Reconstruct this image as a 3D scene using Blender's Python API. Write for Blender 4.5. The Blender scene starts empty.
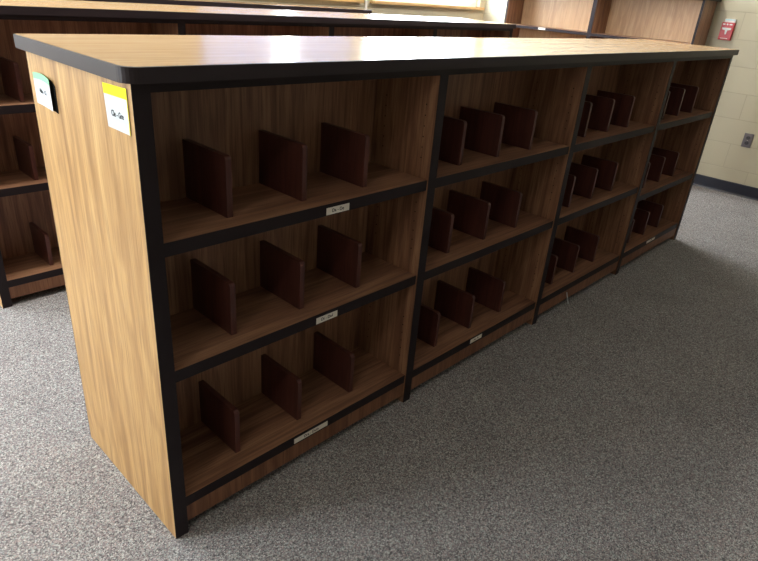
import bpy, bmesh, math, random
from mathutils import Vector, Matrix
random.seed(7)
S = bpy.context.scene
C = S.collection

# ---------------------------------------------------------------- camera
cam_d = bpy.data.cameras.new('camera')
cam = bpy.data.objects.new('camera', cam_d); C.objects.link(cam)
RT = Vector((0.69495716, -0.71500819, 0.07614356))
UP = Vector((0.26566648, 0.3537226, 0.89682866))
FW = Vector((0.66817353, 0.6030287, -0.43577576))
m = Matrix((RT, UP, -FW)).transposed().to_4x4()
m.translation = Vector((-0.5146, -1.118, 1.371))
cam.matrix_world = m
cam_d.sensor_fit = 'HORIZONTAL'; cam_d.sensor_width = 36.0
cam_d.lens = 36.0 * 599.4067 / 758.0
cam_d.clip_start = 0.02; cam_d.clip_end = 200
S.camera = cam

# ---------------------------------------------------------------- light and exposure
S.view_settings.view_transform = 'Standard'
S.view_settings.look = 'None'
S.view_settings.gamma = 1.0
S.view_settings.use_curve_mapping = False
S.view_settings.exposure = 0.38
w = bpy.data.worlds.new('daylight'); S.world = w; w.use_nodes = True
bg = w.node_tree.nodes['Background']
bg.inputs[0].default_value = (0.86, 0.93, 1.0, 1)
bg.inputs[1].default_value = 20.0

def area(name, loc, rot, sx, sy, power, col=(1, 1, 1), portal=False):
    l = bpy.data.lights.new(name, 'AREA'); l.shape = 'RECTANGLE'
    l.size = sx; l.size_y = sy; l.energy = power; l.color = col
    if portal: l.cycles.is_portal = True
    o = bpy.data.objects.new(name, l); C.objects.link(o)
    o.location = loc; o.rotation_euler = rot
    return o

RX0, RX1, RY0, RY1, RZ = -3.0, 5.33, -6.5, 2.975, 2.75
WINB = [(-1.9, -0.35, 1.28, 2.45), (1.90, 3.45, 1.28, 2.45), (3.62, 5.24, 1.28, 2.45)]   # back wall: x0,x1,z0,z1
WINL = [(1.25, 2.65, 0.95, 2.45)]                             # left wall: y0,y1,z0,z1
for x0, x1, z0, z1 in WINB:
    area('window_portal', ((x0+x1)/2, RY1+0.17, (z0+z1)/2), (math.radians(-90), 0, 0), x1-x0, z1-z0, 1, portal=True)
for y0, y1, z0, z1 in WINL:
    area('window_portal', (RX0-0.17, (y0+y1)/2, (z0+z1)/2), (math.radians(90), 0, math.radians(-90)), y1-y0, z1-z0, 1, portal=True)

LAMPS = [(-1.6, 1.25, 10), (0.4, 1.25, 16), (2.3, 1.25, 18), (4.2, 1.25, 20)]
LAMPS.append((-2.1, -1.1, 10))  # unseen lamp added front-left to brighten the shelf fronts and floor
for lx, ly, lp in LAMPS:
    area('unseen_troffer_lamp', (lx, ly, RZ-0.075), (0, 0, 0), 1.16, 0.26, lp, (1.0, 0.93, 0.84))

# ---------------------------------------------------------------- materials
def srgb(r, g, b):
    f = lambda c: (c/255/12.92) if c/255 <= 0.04045 else ((c/255+0.055)/1.055)**2.4
    return (f(r), f(g), f(b), 1)

class NT:
    def __init__(s, name):
        s.m = bpy.data.materials.new(name); s.m.use_nodes = True
        s.t = s.m.node_tree; s.n = s.t.nodes; s.b = s.n['Principled BSDF']
    def add(s, ty, **k):
        n = s.n.new(ty)
        for a, v in k.items(): setattr(n, a, v)
        return n
    def link(s, a, b): s.t.links.new(a, b)
    def val(s, sock, v): s.b.inputs[sock].default_value = v

def plain(name, col, rough=0.5, spec=0.5, metal=0.0, bump=0.0, bscale=300):
    q = NT(name); q.val('Roughness', rough); q.val('Specular IOR Level', spec); q.val('Metallic', metal)
    tc = q.add('ShaderNodeTexCoord'); nz = q.add('ShaderNodeTexNoise')
    nz.inputs['Scale'].default_value = bscale; nz.inputs['Detail'].default_value = 2
    q.link(tc.outputs['Object'], nz.inputs['Vector'])
    mx = q.add('ShaderNodeMix', data_type='RGBA'); mx.blend_type = 'MIX'
    q.link(nz.outputs['Fac'], mx.inputs['Factor'])
    mx.inputs['A'].default_value = tuple(c*0.92 for c in col[:3])+(1,)
    mx.inputs['B'].default_value = tuple(min(1, c*1.08) for c in col[:3])+(1,)
    q.link(mx.outputs['Result'], q.b.inputs['Base Color'])
    if bump:
        bp = q.add('ShaderNodeBump'); bp.inputs['Strength'].default_value = bump; bp.inputs['Distance'].default_value = 0.001
        q.link(nz.outputs['Fac'], bp.inputs['Height']); q.link(bp.outputs['Normal'], q.b.inputs['Normal'])
    return q.m

def wood(name, base, dark, light, axis, rough=0.35, spec=0.5, fine=1.0, fig=1.0):
    """wood laminate with the grain along `axis` (0 x, 1 y, 2 z)"""
    q = NT(name); q.val('Roughness', rough); q.val('Specular IOR Level', spec)
    tc = q.add('ShaderNodeTexCoord'); oi = q.add('ShaderNodeObjectInfo')
    add = q.add('ShaderNodeVectorMath', operation='ADD')
    sc = q.add('ShaderNodeVectorMath', operation='SCALE'); sc.inputs['Scale'].default_value = 7.3
    cb = q.add('ShaderNodeCombineXYZ')
    for i in range(3): q.link(oi.outputs['Random'], cb.inputs[i])
    q.link(cb.outputs[0], sc.inputs[0])
    q.link(tc.outputs['Object'], add.inputs[0]); q.link(sc.outputs[0], add.inputs[1])
    def mapped(along, across):
        mp = q.add('ShaderNodeMapping'); v = [across]*3; v[axis] = along
        mp.inputs['Scale'].default_value = v; q.link(add.outputs[0], mp.inputs['Vector']); return mp
    m1 = mapped(1.6, 34); n1 = q.add('ShaderNodeTexNoise')
    n1.inputs['Scale'].default_value = 1.0; n1.inputs['Detail'].default_value = 5; n1.inputs['Distortion'].default_value = 0.8
    q.link(m1.outputs[0], n1.inputs['Vector'])
    m2 = mapped(9, 260*fine); n2 = q.add('ShaderNodeTexNoise')
    n2.inputs['Scale'].default_value = 1.0; n2.inputs['Detail'].default_value = 3
    q.link(m2.outputs[0], n2.inputs['Vector'])
    m3 = mapped(0.8, 6.0); wv = q.add('ShaderNodeTexNoise'); wv.inputs['Scale'].default_value = 1.0
    wv.inputs['Detail'].default_value = 1.0; q.link(m3.outputs[0], wv.inputs['Vector'])
    # rings: sine of the broad noise gives cathedral lines
    mu = q.add('ShaderNodeMath', operation='MULTIPLY'); mu.inputs[1].default_value = 70; q.link(wv.outputs['Fac'], mu.inputs[0])
    sn = q.add('ShaderNodeMath', operation='SINE'); q.link(mu.outputs[0], sn.inputs[0])
    r1 = q.add('ShaderNodeValToRGB'); e = r1.color_ramp.elements
    e[0].position = 0.5-0.32/fig; e[0].color = dark; e[1].position = 0.5+0.30/fig; e[1].color = light
    k = r1.color_ramp.elements.new(0.5); k.color = base
    q.link(n1.outputs['Fac'], r1.inputs[0])
    mr = q.add('ShaderNodeMapRange'); mr.inputs['From Min'].default_value = 0.2; mr.inputs['From Max'].default_value = 1.0
    mr.inputs['To Min'].default_value = 0.0; mr.inputs['To Max'].default_value = 0.30; q.link(sn.outputs[0], mr.inputs[0])
    mxa = q.add('ShaderNodeMix', data_type='RGBA'); q.link(mr.outputs[0], mxa.inputs['Factor'])
    q.link(r1.outputs[0], mxa.inputs['A']); mxa.inputs['B'].default_value = dark
    r2 = q.add('ShaderNodeMapRange'); r2.inputs['From Min'].default_value = 0.50; r2.inputs['From Max'].default_value = 0.70
    r2.inputs['To Max'].default_value = 0.75; q.link(n2.outputs['Fac'], r2.inputs[0])
    mxb = q.add('ShaderNodeMix', data_type='RGBA'); q.link(r2.outputs[0], mxb.inputs['Factor'])
    q.link(mxa.outputs['Result'], mxb.inputs['A']); mxb.inputs['B'].default_value = dark
    q.link(mxb.outputs['Result'], q.b.inputs['Base Color'])
    bp = q.add('ShaderNodeBump'); bp.inputs['Strength'].default_value = 0.12; bp.inputs['Distance'].default_value = 0.0006
    q.link(n2.outputs['Fac'], bp.inputs['Height']); q.link(bp.outputs['Normal'], q.b.inputs['Normal'])
    return q.m

OAK = (srgb(190, 150, 96), srgb(136, 96, 54), srgb(204, 168, 114))
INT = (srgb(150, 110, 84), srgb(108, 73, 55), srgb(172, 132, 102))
oak_end = wood('oak_laminate_end', *OAK, 2, 0.42, fig=1.2, fine=1.3)
oak_top = wood('oak_laminate_top', srgb(196, 160, 116), srgb(178, 140, 98), srgb(206, 172, 130), 0, 0.22, 0.6)
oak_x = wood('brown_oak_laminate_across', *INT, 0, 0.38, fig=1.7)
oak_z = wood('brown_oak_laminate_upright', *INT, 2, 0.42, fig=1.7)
kick_m = wood('toe_kick_laminate', srgb(132, 92, 68), srgb(98, 64, 48), srgb(150, 108, 82), 2, 0.5, 0.3)
divider_m = wood('walnut_divider', srgb(88, 50, 44), srgb(66, 36, 32), srgb(106, 62, 52), 2, 0.36)
tan_m = wood('pale_oak_laminate_upright', srgb(196, 158, 118), srgb(168, 128, 92), srgb(208, 174, 136), 2, 0.42)
band_m = plain('dark_brown_edge_band', srgb(38, 30, 33), 0.5, 0.22)
trim_m = plain('dark_plastic_top_trim', srgb(46, 38, 42), 0.42, 0.32)
hole_m = plain('pin_hole_shadow', srgb(30, 20, 16), 0.9, 0.1)
paper_m = plain('white_paper', srgb(200, 206, 210), 0.8, 0.2)
yellow_m = plain('yellow_marker_strip', srgb(232, 218, 30), 0.8, 0.2)
green_m = plain('pale_green_marker_strip', srgb(140, 206, 160), 0.8, 0.2)
ink_m = plain('black_ink', srgb(60, 62, 66), 0.8, 0.1)
black_m = plain('black_note_shadow_and_slots', srgb(16, 15, 16), 0.8, 0.1)
label_m = plain('cream_label_tape', srgb(232, 226, 214), 0.55, 0.3)
base_m = plain('navy_rubber_baseboard', srgb(34, 38, 52), 0.42, 0.5)
ceil_m = plain('white_ceiling_tile', srgb(232, 230, 224), 0.9, 0.2, bump=0.4, bscale=120)
frame_m = plain('white_window_frame', srgb(232, 230, 224), 0.45)
sill_m = wood('varnished_pine_sill', srgb(214, 176, 120), srgb(190, 146, 92), srgb(228, 194, 142), 0, 0.4)
red_m = plain('red_painted_metal', srgb(190, 34, 44), 0.35)
white_m = plain('white_plastic', srgb(240, 240, 238), 0.4)
cyan_m = plain('pale_blue_sticker', srgb(170, 214, 224), 0.5)
steel_m = plain('brushed_steel_plate', srgb(120, 118, 124), 0.35, 0.5, 0.7)
grey_m = plain('grey_receptacle', srgb(70, 70, 78), 0.5)
pipe_m = plain('white_painted_conduit', srgb(240, 238, 232), 0.45)

def carpet():
    q = NT('grey_speckled_carpet'); q.val('Roughness', 0.95); q.val('Specular IOR Level', 0.1)
    tc = q.add('ShaderNodeTexCoord')
    vo = q.add('ShaderNodeTexVoronoi'); vo.inputs['Scale'].default_value = 330
    q.link(tc.outputs['Object'], vo.inputs['Vector'])
    sp = q.add('ShaderNodeSeparateColor'); q.link(vo.outputs['Color'], sp.inputs[0])
    rp = q.add('ShaderNodeValToRGB'); rp.color_ramp.interpolation = 'LINEAR'
    els = [(0.0, (88, 86, 88)), (0.22, (114, 110, 112)), (0.45, (142, 138, 138)), (0.62, (162, 146, 144)), (0.78, (152, 160, 158)), (1.0, (200, 196, 192))]
    e = rp.color_ramp.elements
    e[0].position = 0; e[0].color = srgb(*els[0][1]); e[1].position = 1; e[1].color = srgb(*els[-1][1])
    for p, c in els[1:-1]:
        k = e.new(p); k.color = srgb(*c)
    q.link(sp.outputs[0], rp.inputs[0])
    n = q.add('ShaderNodeTexNoise'); n.inputs['Scale'].default_value = 130; n.inputs['Detail'].default_value = 4
    q.link(tc.outputs['Object'], n.inputs['Vector'])
    n2 = q.add('ShaderNodeTexNoise'); n2.inputs['Scale'].default_value = 3.5; n2.inputs['Detail'].default_value = 3
    q.link(tc.outputs['Object'], n2.inputs['Vector'])
    a = q.add('ShaderNodeMapRange'); a.inputs['From Min'].default_value = .3; a.inputs['From Max'].default_value = .7
    a.inputs['To Min'].default_value = .78; a.inputs['To Max'].default_value = 1.2; q.link(n.outputs['Fac'], a.inputs[0])
    b = q.add('ShaderNodeMapRange'); b.inputs['From Min'].default_value = .3; b.inputs['From Max'].default_value = .7
    b.inputs['To Min'].default_value = .93; b.inputs['To Max'].default_value = 1.06; q.link(n2.outputs['Fac'], b.inputs[0])
    mu = q.add('ShaderNodeMath', operation='MULTIPLY'); q.link(a.outputs[0], mu.inputs[0]); q.link(b.outputs[0], mu.inputs[1])
    vs = q.add('ShaderNodeVectorMath', operation='SCALE'); q.link(rp.outputs[0], vs.inputs[0]); q.link(mu.outputs[0], vs.inputs['Scale'])
    q.link(vs.outputs[0], q.b.inputs['Base Color'])
    bp = q.add('ShaderNodeBump'); bp.inputs['Strength'].default_value = 0.7; bp.inputs['Distance'].default_value = 0.003
    q.link(vo.outputs['Distance'], bp.inputs['Height']); q.link(bp.outputs['Normal'], q.b.inputs['Normal'])
    return q.m
carpet_m = carpet()

def block_wall(name, axis, off):
    """painted concrete block, 16 x 8 inch courses; axis = horizontal axis of the wall"""
    q = NT(name); q.val('Roughness', 0.6); q.val('Specular IOR Level', 0.35)
    tc = q.add('ShaderNodeTexCoord'); sp = q.add('ShaderNodeSeparateXYZ'); cb = q.add('ShaderNodeCombineXYZ')
    q.link(tc.outputs['Object'], sp.inputs[0])
    ad = q.add('ShaderNodeMath', operation='ADD'); ad.inputs[1].default_value = off
    q.link(sp.outputs[axis], ad.inputs[0]); q.link(ad.outputs[0], cb.inputs[0])
    az = q.add('ShaderNodeMath', operation='ADD'); az.inputs[1].default_value = -0.006 + 4.064
    q.link(sp.outputs[2], az.inputs[0]); q.link(az.outputs[0], cb.inputs[1])
    br = q.add('ShaderNodeTexBrick'); br.offset = 0.5; br.offset_frequency = 2
    br.inputs['Scale'].default_value = 1.0; br.inputs['Brick Width'].default_value = 0.4064
    br.inputs['Row Height'].default_value = 0.2032; br.inputs['Mortar Size'].default_value = 0.0035
    br.inputs['Mortar Smooth'].default_value = 0.6
    q.link(cb.outputs[0], br.inputs['Vector'])
    br.inputs['Color1'].default_value = srgb(196, 189, 164); br.inputs['Color2'].default_value = srgb(190, 183, 160)
    br.inputs['Mortar'].default_value = srgb(176, 168, 146)
    q.link(br.outputs['Color'], q.b.inputs['Base Color'])
    nz = q.add('ShaderNodeTexNoise'); nz.inputs['Scale'].default_value = 160; nz.inputs['Detail'].default_value = 3
    q.link(tc.outputs['Object'], nz.inputs['Vector'])
    b1 = q.add('ShaderNodeBump'); b1.inputs['Strength'].default_value = 0.25; b1.inputs['Distance'].default_value = 0.001
    q.link(nz.outputs['Fac'], b1.inputs['Height'])
    b2 = q.add('ShaderNodeBump'); b2.invert = True; b2.inputs['Strength'].default_value = 0.4; b2.inputs['Distance'].default_value = 0.003
    q.link(br.outputs['Fac'], b2.inputs['Height']); q.link(b1.outputs['Normal'], b2.inputs['Normal'])
    q.link(b2.outputs['Normal'], q.b.inputs['Normal'])
    return q.m
wall_y = block_wall('cream_block_wall_along_y', 1, 4.064 - 0.240 + 0.0)
wall_x = block_wall('cream_block_wall_along_x', 0, 4.064)

def glass():
    q = NT('window_glass'); n = q.n
    out = n['Material Output']; tr = q.add('ShaderNodeBsdfTransparent'); gl = q.add('ShaderNodeBsdfGlossy')
    gl.inputs['Roughness'].default_value = 0.02; fr = q.add('ShaderNodeFresnel'); fr.inputs[0].default_value = 1.45
    mx = q.add('ShaderNodeMixShader'); ge = q.add('ShaderNodeNewGeometry'); iv = q.add('ShaderNodeMath', operation='SUBTRACT'); iv.inputs[0].default_value = 1.0
    q.link(ge.outputs['Backfacing'], iv.inputs[1]); ml = q.add('ShaderNodeMath', operation='MULTIPLY'); q.link(fr.outputs[0], ml.inputs[0]); q.link(iv.outputs[0], ml.inputs[1])
    q.link(ml.outputs[0], mx.inputs[0]); q.link(tr.outputs[0], mx.inputs[1]); q.link(gl.outputs[0], mx.inputs[2])
    q.link(mx.outputs[0], out.inputs['Surface'])
    return q.m
glass_m = glass()
def shade_cloth():
    q = NT('translucent_roller_shade'); out = q.n['Material Output']
    tl = q.add('ShaderNodeBsdfTranslucent'); tl.inputs[0].default_value = (.24, .28, .36, 1)
    df = q.add('ShaderNodeBsdfDiffuse'); df.inputs[0].default_value = (.6, .6, .6, 1)
    wv = q.add('ShaderNodeTexNoise'); wv.inputs['Scale'].default_value = 400
    mr = q.add('ShaderNodeMapRange'); mr.inputs['To Min'].default_value = .3; mr.inputs['To Max'].default_value = .4
    q.link(wv.outputs['Fac'], mr.inputs[0])
    mx = q.add('ShaderNodeMixShader'); q.link(mr.outputs[0], mx.inputs[0]); q.link(tl.outputs[0], mx.inputs[1]); q.link(df.outputs[0], mx.inputs[2])
    q.link(mx.outputs[0], out.inputs['Surface']); return q.m
shade_m = shade_cloth()

# ---------------------------------------------------------------- mesh helpers
class MB:
    """collects shapes with material slots and links them as one mesh object"""
    def __init__(s): s.bm = bmesh.new(); s.mats = []
    def slot(s, mt):
        if mt not in s.mats: s.mats.append(mt)
        return s.mats.index(mt)
    def box(s, x0, x1, y0, y1, z0, z1, mt, bev=0.0):
        b = bmesh.new(); bmesh.ops.create_cube(b, size=1)
        for v in b.verts:
            v.co = Vector(((x0+x1)/2+v.co.x*(x1-x0), (y0+y1)/2+v.co.y*(y1-y0), (z0+z1)/2+v.co.z*(z1-z0)))
        if bev: bmesh.ops.bevel(b, geom=b.edges[:], offset=bev, segments=2, affect='EDGES', profile=0.6)
        s.merge(b, mt); return s
    def prism(s, outline, z0, z1, mt, plane='xy', d=0.0):
        """extrude a 2D outline; plane 'xy' along z, 'yz' along x, 'xz' along y"""
        b = bmesh.new()
        f = {'xy': lambda p, h: (p[0], p[1], h), 'yz': lambda p, h: (h, p[0], p[1]), 'xz': lambda p, h: (p[0], h, p[1])}[plane]
        lo = [b.verts.new(f(p, z0)) for p in outline]; hi = [b.verts.new(f(p, z1)) for p in outline]
        n = len(outline)
        b.faces.new(lo[::-1]); b.faces.new(hi)
        for i in range(n): b.faces.new((lo[i], lo[(i+1) % n], hi[(i+1) % n], hi[i]))
        bmesh.ops.recalc_face_normals(b, faces=b.faces)
        if d: bmesh.ops.bevel(b, geom=b.edges[:], offset=d, segments=2, affect='EDGES', profile=0.6)
        s.merge(b, mt); return s
    def disc(s, c, r, h, ax, mt, seg=12):
        ol = [(math.cos(2*math.pi*i/seg)*r, math.sin(2*math.pi*i/seg)*r) for i in range(seg)]
        i0, i1 = [(1, 2), (0, 2), (0, 1)][ax]
        pl = ['yz', 'xz', 'xy'][ax]
        return s.prism([(c[i0]+a, c[i1]+b) for a, b in ol], c[ax]-h/2, c[ax]+h/2, mt, pl)
    def merge(s, b, mt):
        k = s.slot(mt); me = bpy.data.meshes.new('t')
        for f in b.faces: f.material_index = k
        b.to_mesh(me); b.free(); s.bm.from_mesh(me); bpy.data.meshes.remove(me)
    def text(s, body, size, mat4, mt, wide=1.0):
        """flat lettering, 0.3 mm thick, centred, placed by mat4"""
        cu = bpy.data.curves.new('lettering', 'FONT'); cu.body = body; cu.size = size
        cu.align_x = 'CENTER'; cu.align_y = 'CENTER'; cu.extrude = 0.0002; cu.offset = size*0.012
        o = bpy.data.objects.new('lettering', cu); C.objects.link(o)
        dg = bpy.context.evaluated_depsgraph_get()
        me = bpy.data.meshes.new_from_object(o.evaluated_get(dg))
        b = bmesh.new(); b.from_mesh(me); bmesh.ops.scale(b, vec=(wide, 1, 1), verts=b.verts); b.transform(mat4); s.merge(b, mt)
        bpy.data.objects.remove(o); bpy.data.curves.remove(cu); bpy.data.meshes.remove(me)
        return s
    def build(s, name, parent=None, label=None, loc=None):
        me = bpy.data.meshes.new(name)
        if loc: bmesh.ops.translate(s.bm, verts=s.bm.verts, vec=-Vector(loc))
        s.bm.to_mesh(me); s.bm.free()
        for mt in s.mats: me.materials.append(mt)
        o = bpy.data.objects.new(name, me); C.objects.link(o)
        if loc: o.location = loc
        if parent: o.parent = parent
        if label: o['label'] = label
        return o

def tag(o, label=None, cat=None, group=None, kind=None):
    if label: o['label'] = label
    if cat: o['category'] = cat
    if group: o['group'] = group
    if kind: o['kind'] = kind
    return o
def empty(name, loc=(0, 0, 0)):
    o = bpy.data.objects.new(name, None); C.objects.link(o); o.location = loc; o.empty_display_size = 0.1; return o
def kids(o): return [c for c in C.objects if c.parent == o]
def copy_tree(o, parent=None):
    c = o.copy(); C.objects.link(c); c.parent = parent
    for ch in kids(o): copy_tree(ch, c)
    return c

# ---------------------------------------------------------------- room shell
T = 0.15
tag(MB().box(RX0-T, RX1+T, RY0-T, RY1+T, -0.1, 0, carpet_m).build('floor'), 'grey speckled loop pile carpet floor', kind='structure')
tag(MB().box(RX0-T, RX1+T, RY0-T, RY1+T, RZ, RZ+0.1, ceil_m).build('ceiling'), kind='structure')
def wall_with_openings(name, a0, a1, opens, mk, mt):
    """mk(mb, a0, a1, z0, z1) adds a block"""
    b = MB(); opens = sorted(opens); cur = a0
    for o0, o1, z0, z1 in opens:
        mk(b, cur, o0, 0, RZ); mk(b, o0, o1, 0, z0); mk(b, o0, o1, z1, RZ); cur = o1
    mk(b, cur, a1, 0, RZ)
    return tag(b.build(name), kind='structure')
wall_with_openings('wall_back', RX0, RX1, WINB, lambda b, x0, x1, z0, z1: b.box(x0, x1, RY1, RY1+T, z0, z1, wall_x), wall_x)
wall_with_openings('wall_left', RY0, RY1, WINL, lambda b, y0, y1, z0, z1: b.box(RX0-T, RX0, y0, y1, z0, z1, wall_y), wall_y)
tag(MB().box(RX1, RX1+T, RY0, RY1, 0, RZ, wall_y).build('wall_right'), kind='structure')
tag(MB().box(RX0, RX1, RY0-T, RY0, 0, RZ, wall_x).build('wall_front'), kind='structure')
def profile_board(name, L0, L1, side):
    b = MB(); h = 0.1016; t = 0.008
    if side == 'right': ol = [(RX1-0.0001, 0), (RX1-0.016, 0), (RX1-0.011, 0.006), (RX1-t, 0.014), (RX1-t, h-0.004), (RX1-0.004, h), (RX1-0.0001, h)]; b.prism(ol, L0, L1, base_m, 'xz')
    elif side == 'left': b.prism([(RX0+q, z) for q, z in [(0.0001, 0), (0.016, 0), (t, 0.014), (t, h-0.004), (0.004, h), (0.0001, h)]], L0, L1, base_m, 'xz')
    elif side == 'back': b.prism([(RY1-q, z) for q, z in [(0.0001, 0), (0.016, 0), (t, 0.014), (t, h-0.004), (0.004, h), (0.0001, h)]], L0, L1, base_m, 'yz')
    else: b.prism([(RY0+q, z) for q, z in [(0.0001, 0), (0.016, 0), (t, 0.014), (t, h-0.004), (0.004, h), (0.0001, h)]], L0, L1, base_m, 'yz')
    return tag(b.build(name), kind='structure')
profile_board('baseboard_right', RY0+0.017, RY1-0.017, 'right')
profile_board('baseboard_left', RY0+0.017, RY1-0.017, 'left')
profile_board('baseboard_back', RX0, RX1, 'back')
profile_board('baseboard_front', RX0, RX1, 'front')

def window_unit(n, axis, a0, a1, z0, z1):
    root = empty('window_%d' % n); tag(root, kind='structure')
    def bx(mb, p0, p1, d0, d1, q0, q1, mt, bev=0.0):
        # p along wall, d depth outward from the room face, q height
        if axis == 'x': mb.box(p0, p1, RY1+d0, RY1+d1, q0, q1, mt, bev)
        else: mb.box(RX0-d1, RX0-d0, p0, p1, q0, q1, mt, bev)
    f = MB(); t = 0.045
    e = 0.001
    bx(f, a0+e, a0+t, .05, .11, z0+e, z1-e, frame_m); bx(f, a1-t, a1-e, .05, .11, z0+e, z1-e, frame_m)
    bx(f, a0+t, a1-t, .05, .11, z0+e, z0+t, frame_m); bx(f, a0+t, a1-t, .05, .11, z1-t, z1-e, frame_m)
    mid = (a0+a1)/2; bx(f, mid-.02, mid+.02, .055, .105, z0+t, z1-t, frame_m)
    f.build('window_frame', root)
    for p0, p1 in ((a0+t, mid-.02), (mid+.02, a1-t)):
        g = MB(); bx(g, p0, p1, .078, .082, z0+t, z1-t, glass_m); g.build('glass_pane', root)
    if n == 2:
        for p0, p1 in ((a0+.01, mid-.07), (mid+.07, a1-.01)):
            c_ = MB(); bx(c_, p0, p1, .028, .0292, z0+.03, z1-.05, shade_m); bx(c_, p0, p1, .012, .045, z1-.05, z1-.01, frame_m, .004)
            bx(c_, p0, p1, .024, .033, z0+.022, z0+.034, frame_m, .002); c_.build('roller_shade', root)
    s = MB(); bx(s, a0-.03, a1+.03, -.045, -.0005, z0-.024, z0+.001, sill_m, .003); 
    s.build('window_sill', root)
    return root
k = 1
for wnd in sorted(WINB, key=lambda v: -v[0]): window_unit(k, 'x', *wnd); k += 1
for wnd in WINL: window_unit(k, 'y', *wnd); k += 1
# white conduit on the pier between the two back windows
tag(MB().disc((3.535, RY1-.013, 1.95), .012, 1.5, 2, pipe_m, 16).box(3.515, 3.555, RY1-.012, RY1-.0005, 1.6, 1.62, pipe_m).build('trim_1'), kind='structure')

# ---------------------------------------------------------------- low double-faced book shelving
W = 0.9141; P = 0.0185; D = 0.5407; H = 1.1811; TH = 0.0309; SB = 0.033
Z3, Z2, Z1 = 0.851, 0.5235, 0.121
DIV_X = (0.240, 0.468, 0.694)          # along the run, from the outer end of the bay

def div_mesh():
    y0, y1, h, t = 0.060, 0.252, 0.150, 0.0165
    r = 0.012; ol = [(y0, 0)]
    for i in range(5):
        a = math.pi - i*math.pi/8; ol.append((y0+r+r*math.cos(a), h-r+r*math.sin(a)))
    ol += [(y1, h), (y1, 0)]
    b = MB(); b.prism(ol, -t/2, t/2, divider_m, 'yz', 0.0012); return b
def add_label(shelf, x0, x1, z0, z1, body, size, desc):
    x0 += .006; x1 += .006
    b = MB(); b.box(x0, x1, .0052, .0059, z0, z1, label_m)
    mt = Matrix.Translation(((x0+x1)/2, 0.0051, (z0+z1)/2)) @ Matrix.Rotation(math.radians(90), 4, 'X')
    b.text(body, size, mt, ink_m); return b.build('shelf_label', shelf, desc)

def shelf_unit(depth, single=False, z2=Z2, dividers=True):
    """one bay, local x from 0 to W, front face at y = 0"""
    root = empty('bookcase')
    yb = 0.25 if not single else depth-0.012
    for x0, inner in ((0, 1), (W-P, 0)):
        b = MB(); b.box(x0+.0002, x0+P-.0002, .0015, depth-.0015, 0.0005, H-P, oak_z)
        fx = x0+P-.0001 if inner else x0+.0001
        for yy in (0.041, 0.205):
            for zz in [z0+i*0.032 for z0 in (0.19, 0.61, 0.915) for i in range(6)]:
                b.disc((fx, yy, zz), 0.0021, .0006, 0, hole_m, 8)
        sp = b.build('side_panel', root)
        MB().box(x0, x0+P, 0, .0015, 0, H-P, band_m).build('edge_band', sp)
        if not single: MB().box(x0, x0+P, depth-.0015, depth, 0, H-P, band_m).build('edge_band', sp)
    MB().box(P, W-P, yb, yb+.008, 0.02, H-P, oak_z).build('back_panel', root)
    tb = MB().box(.0002, W-.0002, .0015, depth-.0015, H-P, H, oak_x).build('top_board', root)
    MB().box(0, W, 0, .0015, H-P, H, band_m).build('edge_band', tb)
    shelves = []
    for z in (Z1, z2, Z3):
        b = MB(); b.box(P, W-P, .0075, yb, z-SB, z, oak_x)
        if not single: b.box(P, W-P, yb+.008, depth-.0015, z-SB, z, oak_x)
        sh = b.build('shelf', root)
        MB().box(P, W-P, .006, .0075, z-SB, z-.0008, band_m, .0004).build('edge_band', sh)
        if dividers:
            for dx in DIV_X:
                d = div_mesh()
                o = d.build('divider', sh); o.location = (dx-P, 0, z)
        shelves.append(sh)
    MB().box(P, W-P, .006, .022, 0.034, Z1-SB, kick_m).build('toe_kick', root)
    if not single: MB().box(P, W-P, depth-.022, depth-.006, 0.034, Z1-SB, kick_m).build('toe_kick', root)
    return root, shelves

def end_panel(root, x0, x1, depth, mt, single=False):
    ep = MB().box(x0, x1, .0015, depth-.0015, 0.0005, H, mt, 0.0008).build('end_panel', root)
    MB().box(x0, x1, 0, .0015, 0, H, band_m).build('edge_band', ep)
    MB().box(x0, x1, depth-.0015, depth, 0, H, band_m).build('edge_band', ep)
    return ep

def rounded(x0, x1, y0, y1, rr, n=7):
    ol = []; q = .008 if rr > .004 else rr
    for sx, sy, a0, r in ((x1, y0, -90, q), (x1, y1, 0, q), (x0, y1, 90, q), (x0, y0, 180, rr)):
        cx = sx-r if sx == x1 else sx+r; cy = sy+r if sy == y0 else sy-r
        for i in range(n+1):
            a = math.radians(a0+90*i/n); ol.append((cx+r*math.cos(a), cy+r*math.sin(a)))
    return ol
def countertop(x0, x1, y0, y1, r=0.03):
    t = 0.003
    root = MB().prism(rounded(x0+t, x1-t, y0+t, y1-t, r), H+.0004, H+TH, oak_top).build('countertop', loc=(x0, y0, H))
    b = MB(); out = rounded(x0, x1, y0, y1, r+t); inn = rounded(x0+t, x1-t, y0+t, y1-t, r); n = len(out)
    bm = bmesh.new(); z0, z1 = H+.0004, H+TH
    A = [[bm.verts.new((p[0], p[1], z)) for p in ol] for ol, z in ((out, z0), (out, z1-.001), (inn, z1), (inn, z0))]
    for q in range(4):
        for i in range(n):
            j = (i+1) % n; bm.faces.new((A[q][i], A[q][j], A[(q+1) % 4][j], A[(q+1) % 4][i]))
    bmesh.ops.recalc_face_normals(bm, faces=bm.faces); b.merge(bm, trim_m)
    b.build('edge_trim', loc=(x0, y0, H)).parent = root
    tr = kids(root)[0]; tr.location = (0, 0, 0)
    return root

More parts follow.
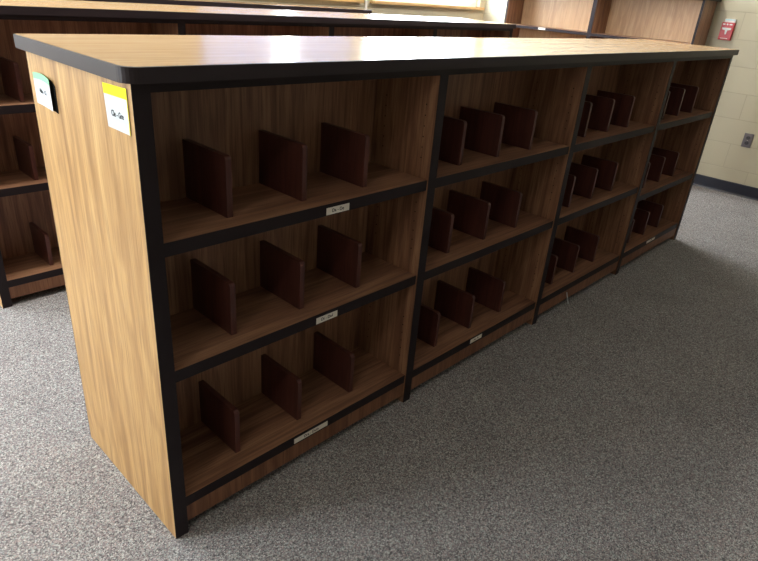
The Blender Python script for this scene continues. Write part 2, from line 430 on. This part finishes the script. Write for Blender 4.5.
# row A: nearest run of four bays
protoA, sh = shelf_unit(D)
GA = 'bays of the nearest shelving run'
units = []
for i in range(4):
    if i == 0: r = protoA
    elif i < 3: r = copy_tree(protoA)
    else: r, _ = shelf_unit(D, z2=0.462)
    r.location = (P + i*W, 0, 0); units.append(r)
def shelves_of(r): return sorted([c for c in kids(r) if c.name.startswith('shelf')], key=lambda o: o.data.vertices[0].co.z)
end_panel(units[0], -P, 0, D, oak_end)['label'] = 'pale golden oak end panel facing the aisle'
end_panel(units[3], W, W+P, D, oak_end)
for r, s_ in zip(units, ('nearest bookcase bay with three labelled shelves, pale oak end panel on its left',
                        'second brown bookcase bay from the left in the nearest run, label only on bottom shelf',
                        'third brown bookcase bay from the left in nearest run, unlabelled, paper sliver at its base',
                        'far right end bookcase bay of the nearest run, middle shelf set lower')):
    tag(r, s_, 'bookcase', GA)
s1 = shelves_of(units[0]); ox = P
add_label(s1[2], .494-ox, .577-ox, .820, .840, 'Da - De', .0135, 'small cream label lettered in black')
add_label(s1[1], .472-ox, .553-ox, .4925, .5125, 'Di - Dol', .0135, 'small cream label lettered in black')
add_label(s1[0], .399-ox, .535-ox, .093, .111, 'Dra - Dum', .0135, 'long cream label lettered in black')
s2 = shelves_of(units[1]); ox = P+W
add_label(s2[0], 1.312-ox, 1.392-ox, .096, .114, 'Fe - Fi', .0125, 'small cream label lettered in black')
s4 = shelves_of(units[3]); ox = P+3*W
add_label(s4[0], 3.13-ox, 3.26-ox, .098, .113, 'Gr - Ha', .012, 'small cream label lettered in black')
ct = countertop(-.0175, 4*W+2*P+.034, -.0163, D+.0163)
tag(ct, 'long oak laminate countertop with dark trim over the nearest four bookcase bays', 'countertop', 'countertops of the shelving runs')

# paper notes on the near end panel (face x = 0 looks to -x)
def on_end(y, z, dx):   # frame whose x runs to -y, y runs to +z, facing -x
    return Matrix(((0, 0, -1, -dx), (-1, 0, 0, y), (0, 1, 0, z), (0, 0, 0, 1)))
n1 = MB()
skew = lambda y, z: (y, z)
n1.prism([(.018, 1.081), (.115, 1.081), (.121, 1.166), (.018, 1.169)], -.0016, -.0009, paper_m, 'yz')
n1.prism([(.018, 1.148), (.1195, 1.146), (.121, 1.166), (.018, 1.169)], -.0019, -.0016, yellow_m, 'yz')
n1.prism([(.0178, 1.081), (.0205, 1.081), (.0205, 1.148), (.0178, 1.148)], -.0019, -.0016, yellow_m, 'yz')
n1.text('Cle - Gre', .0165, on_end(.067, 1.112, .0019), ink_m, 0.82)
tag(n1.build('paper_note', loc=(-.0012, .068, 1.081)), 'flat white paper note with yellow top strip lettered Cle - Gre on the oak end panel', 'note', 'notes on the near end panel')
def curled_note():
    y0, y1, zb, zt = .394, .512, 1.060, 1.131; n = 14
    bm = bmesh.new(); rows = []
    lift = lambda s: .0015 + .007*s*s      # s from 0 at far edge to 1 at the near edge
    b = MB()
    for mt, q0, q1, e in ((paper_m, 0, .80, 0), (green_m, .80, 1, 0)):
        bm = bmesh.new(); V = []
        for i in range(n+1):
            s = i/n; y = y1-(y1-y0)*s; x = -lift(s)
            V.append([bm.verts.new((x+d, y, zb+(zt-zb)*q+.004*q*math.sin(math.pi*s))) for d in (0, .0007) for q in (q0, q1)])
        for i in range(n):
            a, c = V[i], V[i+1]
            for p, r in ((0, 1), (1, 3), (3, 2), (2, 0)): bm.faces.new((a[p], a[r], c[r], c[p]))
        bm.faces.new((V[0][0], V[0][1], V[0][3], V[0][2])); bm.faces.new((V[n][0], V[n][1], V[n][3], V[n][2]))
        bmesh.ops.recalc_face_normals(bm, faces=bm.faces); b.merge(bm, mt)
    b.prism([(.384, 1.056), (.40, 1.058), (.50, 1.060), (.505, 1.125), (.40, 1.128), (.381, 1.118)], -.0012, -.0006, black_m, 'yz')  # flat black plate stands in for the shaded gap behind the curl
    b.text('Abba - Ch', .0145, on_end(.455, 1.094, .5), ink_m, 0.85)
    for v in b.bm.verts:                 # lay the lettering onto the curl
        if v.co.x < -.4: v.co.x = v.co.x + .5 - lift((y1-v.co.y)/(y1-y0)) - .0004
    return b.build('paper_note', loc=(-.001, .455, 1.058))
tag(curled_note(), 'curling white note with pale green top strip and painted shadow on the oak end panel', 'note', 'notes on the near end panel')

# sliver of paper leaning on the toe kick of the third bay
sl = MB(); sl.prism([(2.118, .084), (2.127, .086), (2.178, .004), (2.168, .002)], -.004, -.0034, paper_m, 'xz', .0002)
tag(sl.build('paper_strip', loc=(2.148, -.0037, .003)), 'thin white paper sliver standing on the carpet against the third bookcase bay', 'paper')

# row B: second run
XB, YB = 0.0591, 1.5795
unitsB = []
for i in range(4):
    r = copy_tree(protoA)
    for c in kids(r):
        if c.name.startswith('end_panel'):
            for g in kids(c): bpy.data.objects.remove(g)
            bpy.data.objects.remove(c)
        elif c.name.startswith('shelf'):
            for g in kids(c):
                if g.name.startswith('shelf_label'): bpy.data.objects.remove(g)
    r.location = (XB + P + i*W, YB, 0); unitsB.append(r)
for r, s_ in zip(unitsB, ('brown bookcase bay at the left edge of the photo, behind the near run',
                          'second bay from the left in the middle run, behind the near countertop',
                          'third bay from the left in the middle run, behind the near countertop',
                          'right end bay of the middle run, just left of the tall bookcase')):
    tag(r, s_, 'bookcase', 'bays of the middle shelving run')
end_panel(unitsB[0], -P, 0, D, oak_end); end_panel(unitsB[3], W, W+P, D, oak_end)
tag(countertop(XB-.0163, XB+4*W+2*P+.0163, YB-.0163, YB+D+.0163),
    'glossy oak countertop of the middle run, second from the front', 'countertop', 'countertops of the shelving runs')
# row C: single-faced run under the windows
YC, DC, XC = 2.715, 0.245, 3.335-4*W-2*P
protoC, _ = shelf_unit(DC, single=True, dividers=False)
unitsC = []
for i in range(4):
    r = protoC if i == 0 else copy_tree(protoC)
    r.location = (XC + P + i*W, YC, 0); unitsC.append(r)
    tag(r, ('left end bay', 'second bay from the left', 'third bay from the left', 'right end bay')[i] + ' in the low shelving under the windows', 'bookcase', 'bays of the shelving run under the windows')
end_panel(unitsC[0], -P, 0, DC, oak_end); end_panel(unitsC[3], W, W+P, DC, oak_end)
tag(countertop(XC-.0163, XC+4*W+2*P+.0163, YC-.0163, YC+DC, .012),
    'farthest oak countertop against the window wall, a thin lit strip at the top', 'countertop', 'countertops of the shelving runs')

# ---------------------------------------------------------------- taller bookcases on the right wall
HT = 1.492; XF = 5.02; DT = 0.295
def tall_unit():
    root = empty('tall_bookcase')
    # local: front face at x = 0, depth to +x, width along y
    for y0, fy in ((0, 1), (W-P, 0)):
        sp = MB().box(.0015, DT, y0+.0002, y0+P-.0002, 0.0005, HT, oak_z).build('side_panel', root)
        MB().box(0, .0015, y0, y0+P, 0, HT, band_m).build('edge_band', sp)
    MB().box(DT-.012, DT-.004, P, W-P, .02, HT, tan_m).build('back_panel', root)
    for z in (Z1, .455, .80, 1.163):
        s = MB().box(.0015, DT-.012, P, W-P, z-.026, z, oak_x).build('shelf', root)
        MB().box(0, .0015, P, W-P, z-.026, z-.0008, band_m).build('edge_band', s)
    MB().box(.034, .05, P, W-P, 0.0005, Z1-.026, kick_m).build('toe_kick', root)
    return root
tA = tall_unit(); tA.location = (XF, .672, 0)
tB = copy_tree(tA); tB.location = (XF, .672+W, 0)
sB = [c for c in kids(tB) if c.name.startswith('shelf')][-1]
MB().box(-.0025, -.0005, 2.03-.672-W, 2.105-.672-W, 1.142, 1.161, label_m).build('shelf_label', sB, 'small white label tape')
tag(tA, 'tall dark-edged bookcase with pale back beside the red fire alarm, the right one of two', 'bookcase', 'tall bookcases on the right wall')
tag(tB, 'tall bookcase with white shelf label near the window corner, the left one of two', 'bookcase', 'tall bookcases on the right wall')
tt = MB().prism(rounded(XF-.02, RX1-.003, .645, .672+2*W+.027, .02), HT+.0004, HT+TH, band_m).build('countertop', loc=(XF, 1.58, HT))
tag(tt, 'dark-edged top board capping both tall bookcases on the right wall', 'countertop')

# ---------------------------------------------------------------- ceiling lamps, incl. the added front-left one
for n_, (lx, ly, lp) in enumerate(LAMPS):
    fx = MB().box(lx-.62, lx+.62, ly-.17, ly+.17, RZ-.05, RZ-.0005, frame_m, .004)
    f_ = tag(fx.build('unseen_ceiling_light', loc=(lx, ly, RZ)), 'unseen white fluorescent ceiling lamp box on the ceiling', 'ceiling light', 'ceiling lamps')
    MB().box(lx-.58, lx+.58, ly-.14, ly+.14, RZ-.06, RZ-.05, white_m, .002).build('diffuser', f_).location = (-lx, -ly, -RZ)

# ---------------------------------------------------------------- wall devices
XW = RX1
al = MB().box(XW-.034, XW-.0005, .488, .584, 1.212, 1.345, red_m, .004).build('fire_alarm')
tag(al, 'red fire alarm pull station with white T-shaped handle on cream block wall', 'fire alarm')
hb = MB()
hb.prism([(.570, 1.305), (.502, 1.305), (.502, 1.291), (.527, 1.286), (.531, 1.255), (.541, 1.255), (.545, 1.286), (.570, 1.291)], XW-.041, XW-.0342, white_m, 'yz', .0015)
hb.build('handle', al, 'white T-shaped pull handle')
mk = MB().disc((XW-.0347, .540, 1.330), .0065, .001, 0, white_m)
mk.box(XW-.0352, XW-.0342, .556, .574, 1.326, 1.335, white_m).box(XW-.0352, XW-.0342, .502, .524, 1.326, 1.335, white_m)
for i in range(6): mk.box(XW-.0352, XW-.0342, .512+i*.0095, .518+i*.0095, 1.221, 1.227, white_m)
mk.build('marking', al, 'small white markings')
tgm = MB().box(XW-.022, XW-.002, .492, .572, 1.3455, 1.372, white_m, .002).box(XW-.0226, XW-.0222, .497, .567, 1.360, 1.369, cyan_m)
tgm.build('sounder_cover', al, 'white and pale blue cover on top')
op = MB().box(XW-.006, XW-.0005, .088, .160, .408, .523, steel_m, .002).build('power_outlet')
tag(op, 'grey steel power outlet low on the cream block wall', 'outlet')
for zc in (.444, .487):
    r_ = MB(); r_.prism([(.124+.017*math.cos(a)*1.0, zc+.0145*math.sin(a)) for a in [2*math.pi*i/16 for i in range(16)]], XW-.008, XW-.0058, grey_m, 'yz')
    r_.box(XW-.0084, XW-.0079, .130, .132, zc-.002, zc+.006, black_m).box(XW-.0084, XW-.0079, .116, .118, zc-.002, zc+.006, black_m).disc((XW-.0082, .124, zc-.008), .002, .0006, 0, black_m, 8)
    r_.build('receptacle', op)
MB().disc((XW-.0068, .124, .4655), .0028, .002, 0, white_m, 10).build('screw', op)
